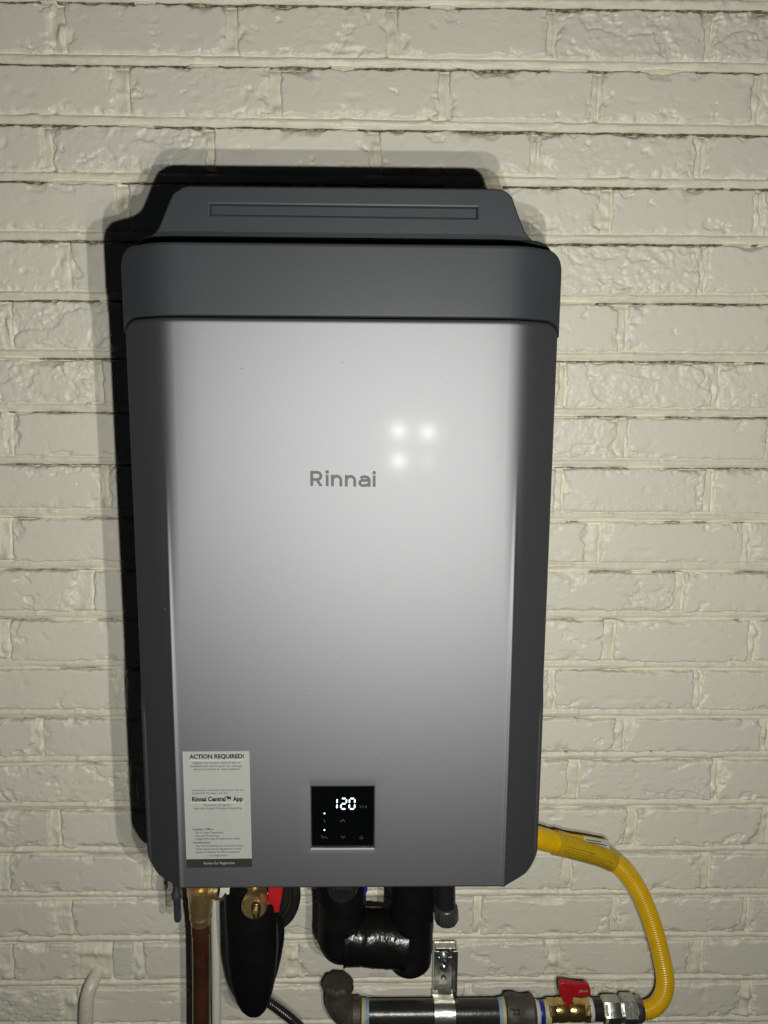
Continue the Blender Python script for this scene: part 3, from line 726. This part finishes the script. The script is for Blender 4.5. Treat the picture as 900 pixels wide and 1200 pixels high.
# hose loop and power cable
YL = 1.02; q = pxm(345, 1060, YL)
hl = thing_px('hose_loop', 'glossy black hose loop curling beside the red lever', 'hose', 345, 1042, YL)
mb = MB(); mb.tube(spline([at(342, 1020, YL), at(345.5, 1040, YL), at(345.5, 1055, YL), at(341, 1069, YL), at(333, 1079, YL), at(322, 1085, YL), at(308, 1087, YL+.004)], 50), 6.4*q, 16); mb.build('hose', M['rubber'], hl)
mb = MB(); mb.tube(spline([at(333, 1022, YL+.01), at(335, 1045, YL+.01), at(332, 1062, YL+.01), at(324, 1076, YL+.01)], 40), 5.2*q, 14); mb.build('inner_hose', M['rubber'], hl)
pc = thing_px('power_cable', 'black flexible cable leaving the pointed sleeve towards the lower edge', 'cable', 330, 1190, 1.06)
q = pxm(330, 1185, 1.06)
pp = spline([at(300, 1165, 1.06), at(314, 1174, 1.06), at(328, 1184, 1.06), at(343, 1196, 1.06), at(356, 1210, 1.06), at(366, 1240, 1.06)], 160)
mb = MB(); mb.tube(pp, [5.4*q*(1+.05*math.sin(i*1.6)) for i in range(160)], 14); mb.build('cable', M['rubber'], pc)

# ------------------------------------------------------------------ U of insulated pipe
YU = 1.02; q = pxm(440, 1100, YU)
up_ = thing_px('insulated_pipe', 'thick black taped U of insulated pipe under the middle of the heater', 'insulated pipe', 440, 1130, YU)
def wr(seed, amp):
    return lambda t, a: 1+.022*((t*4.3+seed*.37+a/(2*math.pi)) % 1.)+.022*math.sin(5*t+a+seed)+.014*math.sin(11*t-2*a+2*seed)+amp*(math.sin(17*t*seed+2*a)+.7*math.sin(31*t+3*a+seed)+.6*math.sin(53*t-4*a))
pts = spline([at(399.5, 1015, YU), at(400, 1045, YU), at(400.5, 1072, YU), at(401, 1095, YU), at(402, 1112, YU), at(403, 1122, YU)], 60)
mb = MB(); mb.tube(pts, [q*27.4*(1 if i < 46 else math.sqrt(max(.12, 1-((i-46)/13.)**2*.85))) for i in range(60)], 36, rfun=wr(1., .004))
mb.build('elbow_sleeve', M['foam'], up_)
pts = spline([at(404, 1097.5, YU), at(450, 1099.5, YU), at(476, 1101.5, YU)], 40)
mb = MB(); mb.tube(pts, 31.2*q, 36, rfun=wr(2., .003)); mb.build('tape_wrap', M['wrap'], up_)
pts = spline([at(482, 1015, YU), at(482, 1040, YU), at(482, 1075, YU), at(481.5, 1100, YU), at(480.5, 1125, YU), at(480.5, 1132, YU)], 60)
mb = MB(); mb.tube(pts, [q*25.5*(1 if i < 54 else math.sqrt(max(.15, 1-((i-54)/6.)**2*.6))) for i in range(60)], 36, rfun=wr(1.7, .005)); mb.build('leg_sleeve', M['foam'], up_)
# wrinkled tape ends
for (u, v, s) in ((416, 1094, 1), (424, 1092, -1), (459, 1100, 1)):
    mb = MB()
    for k_ in range(9):
        a = at(u-8+k_*2.2, v+3*math.sin(k_*1.9)+s*k_*.7*(1 if u > 430 else -.6), YU-.0335)
        mb.tube([a+Vector((-.001, .002, -.004)), a, a+Vector((.0014, .002, .004))], [.0006, .0011, .0005], 6)
    mb.build('tape_wrinkle', M['gloss'], up_)
vc = at(401, 1037.5, YU-.026)
mb = MB(); n_ = 36
V_ = []
mb.lathe(vc+Vector((0, .03, 0)), vc+Vector((0, -.012, .0)), [(0, 19*q), (.7, 19*q), (.75, 17.5*q), (.9, 17*q), (1, 15*q)], 36); mb.build('valve_cap', M['rubber'], up_)
mb = MB()
for k_ in range(7): mb.box(vc+Vector((-.012+.004*k_, -.013, -.004+.001*(k_ % 2))), (.0014, .004, .014), bev=.0004)
mb.build('cap_ribs', M['rubber'], up_)
bl = [(421, 1030), (431.5, 1030), (430.5, 1045), (428.5, 1048.5), (424, 1048)]
mb = MB(); mb.prism([at(u, v, YU-.012) for u, v in bl][::-1], (0, .006, 0), .001); mb.build('blue_lever', M['blue'], up_)
# drain outlet with knurled nut
YD = 1.02; q = pxm(522, 1070, YD)
do = thing_px('drain_outlet', 'short black drain pipe with ribbed union nut right of the taped insulation', 'pipe fitting', 523, 1085, YD)
mb = MB(); mb.lathe(at(522, 1015, YD), at(522.8, 1068, YD), [(0, 11.2*q), (1, 11.2*q)], 24); mb.build('pipe', M['rubber'], do)
mb = MB(); nn = 48; a, b = at(522.7, 1061, YD), at(523.6, 1080, YD)
mb.tube([a.lerp(b, t) for t in (0, .03, .1, .16, .3, .9, .97, 1.)], [11.4*q, 12.6*q, 13.4*q, 12.6*q, 13.6*q, 13.4*q, 12.6*q, 10*q], nn, rfun=lambda t, an: 1+(.03*(1 if int(an/(2*math.pi)*nn) % 2 else -1) if .35 < t < .9 else 0))
mb.build('union_nut', M['nut'], do)

# ------------------------------------------------------------------ gas line
YG = 1.135; q = pxm(560, 1187, YG)
gas = thing_px('gas_line', 'black iron gas pipe with elbow, coupling and brass valve along the bottom', 'gas pipe', 560, 1187, YG)
def cy(u): return 1188.5-.008*(u-430)
def gx(u, dv=0.): return at(u, cy(u)+dv, YG)
pts = spline([at(396.5, 1158, YG), at(396.8, 1166, YG), at(398, 1176, YG), at(403, 1184, YG), at(411, 1188, YG), at(420, 1188.7, YG)], 40)
mb = MB(); mb.tube(pts, [q*(14.6+1.2*min(1, i/18.)+.4*math.sin(i*.16)) for i in range(40)], 28, rfun=lambda t, a: 1+.012*math.sin(7*a+9*t)); 
mb.lathe(at(396.4, 1149.5, YG), at(396.6, 1162, YG), [(0, 11*q), (.2, 12*q), (1, 14.5*q)], 28)
mb.build('elbow', M['iron'], gas)
mb = MB(); mb.tube([at(396.3, v, YG) for v in (1148.6, 1149.4, 1151.5, 1155, 1158.5, 1160.5)], [11*q, 15.4*q, 17.2*q, 17.6*q, 17*q, 14.4*q], 64,
        rfun=lambda t, a: 1+.045*math.sin(9*a+.6)+.035*math.sin(14*a+4*t)); mb.build('elbow_rim', M['iron'], gas)
mb = MB(); mb.lathe(gx(412), gx(424), [(0, 17*q), (.15, 18.4*q), (.85, 18.4*q), (1, 17*q)], 28); mb.build('elbow_collar', M['iron'], gas)
mb = MB(); mb.lathe(gx(423), gx(428.6), [(0, 16.4*q), (.5, 16.9*q), (1, 16*q)], 24); mb.build('yellow_tape', M['tape_yellow'], gas)
mb = MB(); mb.lathe(gx(428.2), gx(432.4), [(0, 16.1*q), (.5, 16.3*q), (1, 15.7*q)], 24); mb.build('blue_tape', M['tape_blue'], gas)
mb = MB(); mb.lathe(gx(420), gx(596), [(0, 15.3*q), (1, 15.3*q)], 32); mb.build('pipe', M['blackpipe'], gas)
mb = MB(); mb.lathe(gx(583.5), gx(588), [(0, 15.7*q), (.5, 16.2*q), (1, 16*q)], 24); mb.build('blue_tape', M['tape_blue'], gas)
mb = MB(); mb.lathe(gx(587.4), gx(592.5), [(0, 16.2*q), (.5, 16.8*q), (1, 16.6*q)], 24); mb.build('yellow_tape', M['tape_yellow'], gas)
mb = MB()
mb.tube([gx(u) for u in (591, 592.5, 596, 604, 609, 614, 619, 623, 625.5, 627)], [x*q for x in (17, 20.5, 21.6, 21.4, 19.6, 18.6, 19.4, 20, 18.6, 15)], 32, rfun=lambda t, a: 1+.012*math.sin(11*a)+.01*math.sin(5*a+9*t))
for dz in (-3., 2.): mb.box(at(605.5, cy(605)+dz, YG-21*q), (.012, .0016, .0012), bev=.0003)
for du in (603.5, 608.5): mb.box(at(du, cy(605)-.5, YG-21*q), (.0012, .0016, .011), bev=.0003)
for k_ in range(7): mb.lathe(gx(594)+Vector((0, -21*q*math.cos(k_*.9), 21*q*math.sin(k_*.9))), gx(600)+Vector((0, -21*q*math.cos(k_*.9), 21*q*math.sin(k_*.9))), [(0, .001), (.3, .0026), (.8, .0026), (1, .001)], 8)
mb.build('coupling', M['iron'], gas)
mb = MB(); mb.lathe(gx(624), gx(645), [(0, 12.5*q), (1, 12.5*q)], 24); mb.build('nipple', M['blackpipe'], gas)
mb = MB(); mb.lathe(gx(626), gx(631.5), [(0, 14.4*q), (.5, 14.2*q), (1, 13*q)], 24); mb.build('white_tape', M['tape_white'], gas)
mb = MB(); mb.lathe(gx(631.5), gx(637), [(0, 13*q), (.5, 13.3*q), (1, 12.8*q)], 24); mb.build('blue_tape', M['blue'], gas)
mb = MB(); mb.lathe(gx(637), gx(643.5), [(0, 13.2*q), (.6, 14*q), (1, 14*q)], 24); mb.build('yellow_tape', M['tape_yellow'], gas)
# brass ball valve
def vx(u, dv=0.): return at(u, 1183.8-.008*(u-640)+dv, YG)
mb = MB(); mb.lathe(vx(641.5), vx(651), [(0, 12.4*q), (.12, 13.4*q), (.85, 13.4*q), (1, 12.4*q)], 8, -.34)
mb.lathe(vx(650), vx(684), [(0, 12*q), (.15, 13.2*q), (.4, 12.6*q), (.46, 11.8*q), (.5, 12.6*q), (.8, 12.8*q), (1, 11.6*q)], 28)
mb.lathe(vx(682), vx(691), [(0, 12*q), (.15, 13.2*q), (.9, 13.2*q), (1, 12*q)], 8, -.34)
mb.lathe(vx(666, -4), vx(666, -19), [(0, 6.5*q), (.6, 6.5*q), (.62, 4.6*q), (1, 4.6*q)], 16)
valve = mb.build('ball_valve', M['brass_bright'], gas)
Yh = YG-.006
hub = [(655.5, 1150.5), (659, 1149), (667, 1149.6), (672.2, 1150.6), (672.6, 1160), (671.4, 1172.5), (667.5, 1177.5), (664, 1176), (660, 1171), (656, 1163)]
mb = MB(); mb.prism([at(u, v+3, Yh-.010) for u, v in hub][::-1], (0, .009, 0), .002)
arm = [(670.5, 1150.8), (680, 1151.4), (688.5, 1152.2), (691, 1154), (692.6, 1160), (692.6, 1166), (682, 1166.4), (672, 1166.2)]
mb.prism([at(u, v+2, Yh-.009) for u, v in arm][::-1], (0, .007, 0), .0016)
hd = mb.build('red_handle', M['red'], valve)
text_part('print_line', 'JOMAR', (678.6, 1162.6), (689, 1162.7), 2.6, Yh-.0091, M['paper_white'], valve, .01, .0004)
mb = MB(); mb.lathe(vx(689), vx(706), [(0, 12*q), (1, 12*q)], 24); mb.build('short_nipple', M['blackpipe'], gas)
mb = MB(); mb.lathe(vx(689.5), vx(694), [(0, 12.8*q), (.5, 13*q), (1, 12.2*q)], 24); mb.build('white_tape', M['tape_white'], gas)
mb = MB(); mb.lathe(vx(705), vx(726.5), [(0, 13.6*q), (.14, 15.4*q), (.86, 15.4*q), (1, 13.6*q)], 6, -.14); mb.build('hex_nut', M['steel'], gas)
mb = MB(); mb.lathe(vx(706.5), vx(709.5), [(0, 14.6*q), (1, 14.6*q)], 24); mb.build('yellow_tape', M['tape_yellow'], gas)
mb = MB(); mb.lathe(vx(726), vx(746), [(0, 13*q), (.08, 15.8*q), (.1, 17.2*q), (.82, 17.2*q), (.92, 15*q), (1, 14*q)], 6, -.14)
mb.lathe(vx(744), vx(752.5), [(0, 14.6*q), (.5, 14.6*q), (1, 12.2*q)], 28); mb.build('flare_nut', M['steel'], gas)

# ------------------------------------------------------------------ pipe strap on its channel
ps = thing_px('pipe_strap', 'galvanised strap and bolt clamping the black gas pipe to the bricks', 'bracket', 521, 1110, YW)
zz = lambda v, Y: at(520, v, Y).z
x0, x1 = at(508, 1140, 1.17).x, at(535.5, 1140, 1.17).x
mb = MB(); xm = (x0+x1)/2; ztp, zbt = zz(1111, 1.17), zz(1300, 1.17); hm = (ztp+zbt)/2; hh = ztp-zbt
mb.box((xm, 1.186, hm), (x1-x0, .003, hh)); 
for sx in (x0+.0012, x1-.0012): mb.box((sx, 1.174, hm), (.0024, .024, hh))
for sx in (x0+.0045, x1-.0045): mb.box((sx, 1.1632, hm), (.0075, .0024, hh))
mb.box((xm, 1.178, ztp-.003), (x1-x0-.006, .014, .004))
mb.build('channel', M['steel'], ps)
mb = MB(); ys = 1.166; wst = 22*pxm(521, 1160, 1.15)
mb.box((at(521, 1140, ys).x, ys-.0045, .5*(zz(1119, ys)+zz(1164, ys))), (16*q, .0026, zz(1119, ys)-zz(1164, ys)))
# the band bends out over the pipe
pc0 = gx(521); R_ = 16.6*q; outer = []
for a in np.linspace(80, -120, 26): outer.append((pc0.y-R_*math.cos(math.radians(a)), pc0.z+R_*math.sin(math.radians(a))))
prof2 = [(ys-.0042, zz(1158, ys)), (ys-.006, zz(1164, ys))]+outer
xc = at(522, 1185, YG-.02).x; V_, F_ = [], []
for (y, z) in prof2:
    for dx in (-12*q, 12*q): V_.append((xc+dx, y, z))
for i in range(len(prof2)-1): F_.append((2*i, 2*i+1, 2*i+3, 2*i+2))
n0 = len(V_)
pr = np.array(prof2); tg = np.gradient(pr, axis=0); tg /= np.linalg.norm(tg, axis=1)[:, None]
for i, (y, z) in enumerate(prof2):
    nyy, nzz = -tg[i][1], tg[i][0]
    if nyy*(y-pc0.y)+nzz*(z-pc0.z) < 0: nyy, nzz = -nyy, -nzz
    for dx in (-12*q, 12*q): V_.append((xc+dx, y+nyy*.0022, z+nzz*.0022))
for i in range(len(prof2)-1):
    F_.append((n0+2*i, n0+2*i+2, n0+2*i+3, n0+2*i+1)); F_.append((2*i, 2*i+2, n0+2*i+2, n0+2*i)); F_.append((2*i+1, n0+2*i+1, n0+2*i+3, 2*i+3))
mb.add(V_, F_); mb.build('strap', M['steel'], ps)
bc = at(520.5, 1124.5, ys-.008)
mb = MB(); mb.lathe(bc+Vector((0, .006, 0)), bc+Vector((0, -.009, 0)), [(0, 8*q), (.18, 8*q), (.2, 5.4*q), (.65, 5.4*q), (.7, 3*q), (1, 2.6*q)], 20); mb.build('bolt', M['zinc'], ps)
b2 = at(520.5, 1134, ys-.0065)
mb = MB(); mb.lathe(b2+Vector((0, .003, 0)), b2+Vector((0, -.004, 0)), [(0, 5.6*q), (.6, 5.2*q), (1, 3*q)], 20); mb.build('rivet', M['zinc'], ps)
b3 = at(519.5, 1145.5, ys-.0065)
mb = MB(); mb.lathe(b3+Vector((0, .003, 0)), b3+Vector((0, -.003, 0)), [(0, 3.6*q), (.6, 3.2*q), (1, 1.6*q)], 16); mb.build('rivet', M['zinc'], ps)

# ------------------------------------------------------------------ yellow gas hose
hs = thing_px('gas_hose', 'yellow corrugated gas hose curving from the hex nuts up behind the heater', 'hose', 765, 1100, 1.13)
HP = [(750, 1183.4, YG), (760, 1183, 1.136), (771, 1176, 1.138), (778, 1163, 1.14), (779.5, 1147, 1.142), (776, 1126, 1.144), (770.5, 1103, 1.145), (763, 1078, 1.145), (753, 1053, 1.143),
      (741, 1032, 1.14), (726, 1015, 1.135), (706, 1003.5, 1.128), (676, 994, 1.12), (645, 985.8, 1.11), (620, 980, 1.10), (560, 975, 1.08)]
pts = [at(*p) for p in HP]; N = 1100; sp_ = spline(pts, N)
q = pxm(765, 1100, 1.14); LEN = sum((sp_[i+1]-sp_[i]).length for i in range(N-1)); rings = 135
rad = [q*(10.1+.42*math.sin(2*math.pi*rings*i/(N-1))) for i in range(N)]
mb = MB(); mb.tube(sp_, rad, 22); mb.build('hose', M['yellow'], hs, sharp=80)
cu0 = min(range(N), key=lambda i: (sp_[i]-at(653, 988, 1.112)).length); cu1 = min(range(N), key=lambda i: (sp_[i]-at(610, 979, 1.095)).length)
sg = [sp_[int(cu0+(cu1-cu0)*k/12)] for k in range(13)]
mb = MB(); mb.tube(sg, [q*(11.2+1.0*min(1, k/3)) for k in range(13)], 24); mb.build('cuff', M['yellow'], hs)
# printed wrap round the hose
i0 = min(range(N), key=lambda i: (sp_[i]-at(717, 1009, 1.131)).length); i1 = min(range(N), key=lambda i: (sp_[i]-at(650, 987, 1.111)).length)
seg = [sp_[int(i0+(i1-i0)*k/30)] for k in range(31)]
mb = MB(); mb.tube(seg, [q*(12.2+1.2*k/30) for k in range(31)], 26); tg_o = mb.build('printed_wrap', M['tag'], hs, sharp=60)
# flat flag of the wrap standing up behind, with its white label
fl = [(642, 976), (655, 975.6), (685, 979.5), (712, 984.3), (715.6, 990), (715.5, 1003), (690, 994), (660, 985), (644, 981)]
mb = MB(); mb.prism([at(u, v, 1.1085+.00022*(u-640)) for u, v in fl][::-1], (0, .0012, 0), .0003); fg = mb.build('tag_flap', M['tag'], hs)
wl = [(684, 980), (712.2, 985), (714.8, 990.5), (714.6, 1000.2), (685, 990)]
mb = MB(); mb.prism([at(u, v, 1.1080+.00022*(u-640)) for u, v in wl][::-1], (0, .0004, 0)); wl_o = mb.build('white_label', M['paper_white'], fg)
for k_, (a, b) in enumerate((((687, 983.6), (705, 986.6)), ((689, 986.2), (711, 990.6)), ((688, 988.6), (700, 992.0)), ((704, 991.8), (712.5, 996)))):
    YY = 1.1072+.00022*(a[0]-640)
    mb = MB(); mb.prism([at(a[0], a[1], YY), at(b[0], b[1], YY), at(b[0], b[1]+.9, YY), at(a[0], a[1]+.9, YY)][::-1], (0, .0003, 0)); mb.build('label_print', M['ink_thin'], fg)
def wrap_line(a, b, off, w):
    out = []
    for k in range(14):
        t = a+(b-a)*k/13; i = int(i0+(i1-i0)*(1-t)); p = sp_[i]; d = (sp_[i+1]-sp_[i-1]).normalized()
        upv = Vector((0, 0, 1)); upv = (upv-d*upv.dot(d)).normalized(); fr = d.cross(upv)
        if fr.y > 0: fr = -fr
        R = q*(12.25+1.2*(1-t)); an = off; out.append(p+(fr*math.cos(an)+upv*math.sin(an))*R)
    m_ = MB(); m_.tube(out, w, 6); return m_
for k_, (a, b, off) in enumerate(((.10, .60, .35), (.12, .90, .12), (.05, .80, -.08), (.1, .95, -.28), (.35, .97, -.46), (.2, .75, -.62))):
    wrap_line(a, b, off, .00042).build('print_line', M['tag_ink'], tg_o)

# ------------------------------------------------------------------ painted conduit coming out of the bricks
cd = thing_px('painted_conduit', 'cream painted cable bulging out of the bricks at the lower left', 'conduit', 104, 1160, 1.19)
q = pxm(104, 1170, 1.18)
CP = [(121, 1126, 1.222), (113, 1141, 1.202), (107, 1154, 1.184), (103, 1167, 1.176), (101, 1182, 1.174), (101, 1200, 1.174), (102, 1230, 1.176), (104, 1290, 1.18)]
mb = MB(); mb.tube(spline([at(*p) for p in CP], 50), 8*q, 20, rfun=lambda t, a: 1+.03*math.sin(13*t+2*a)+.02*math.sin(29*t+a)); mb.build('cable', M['conduit'], cd)
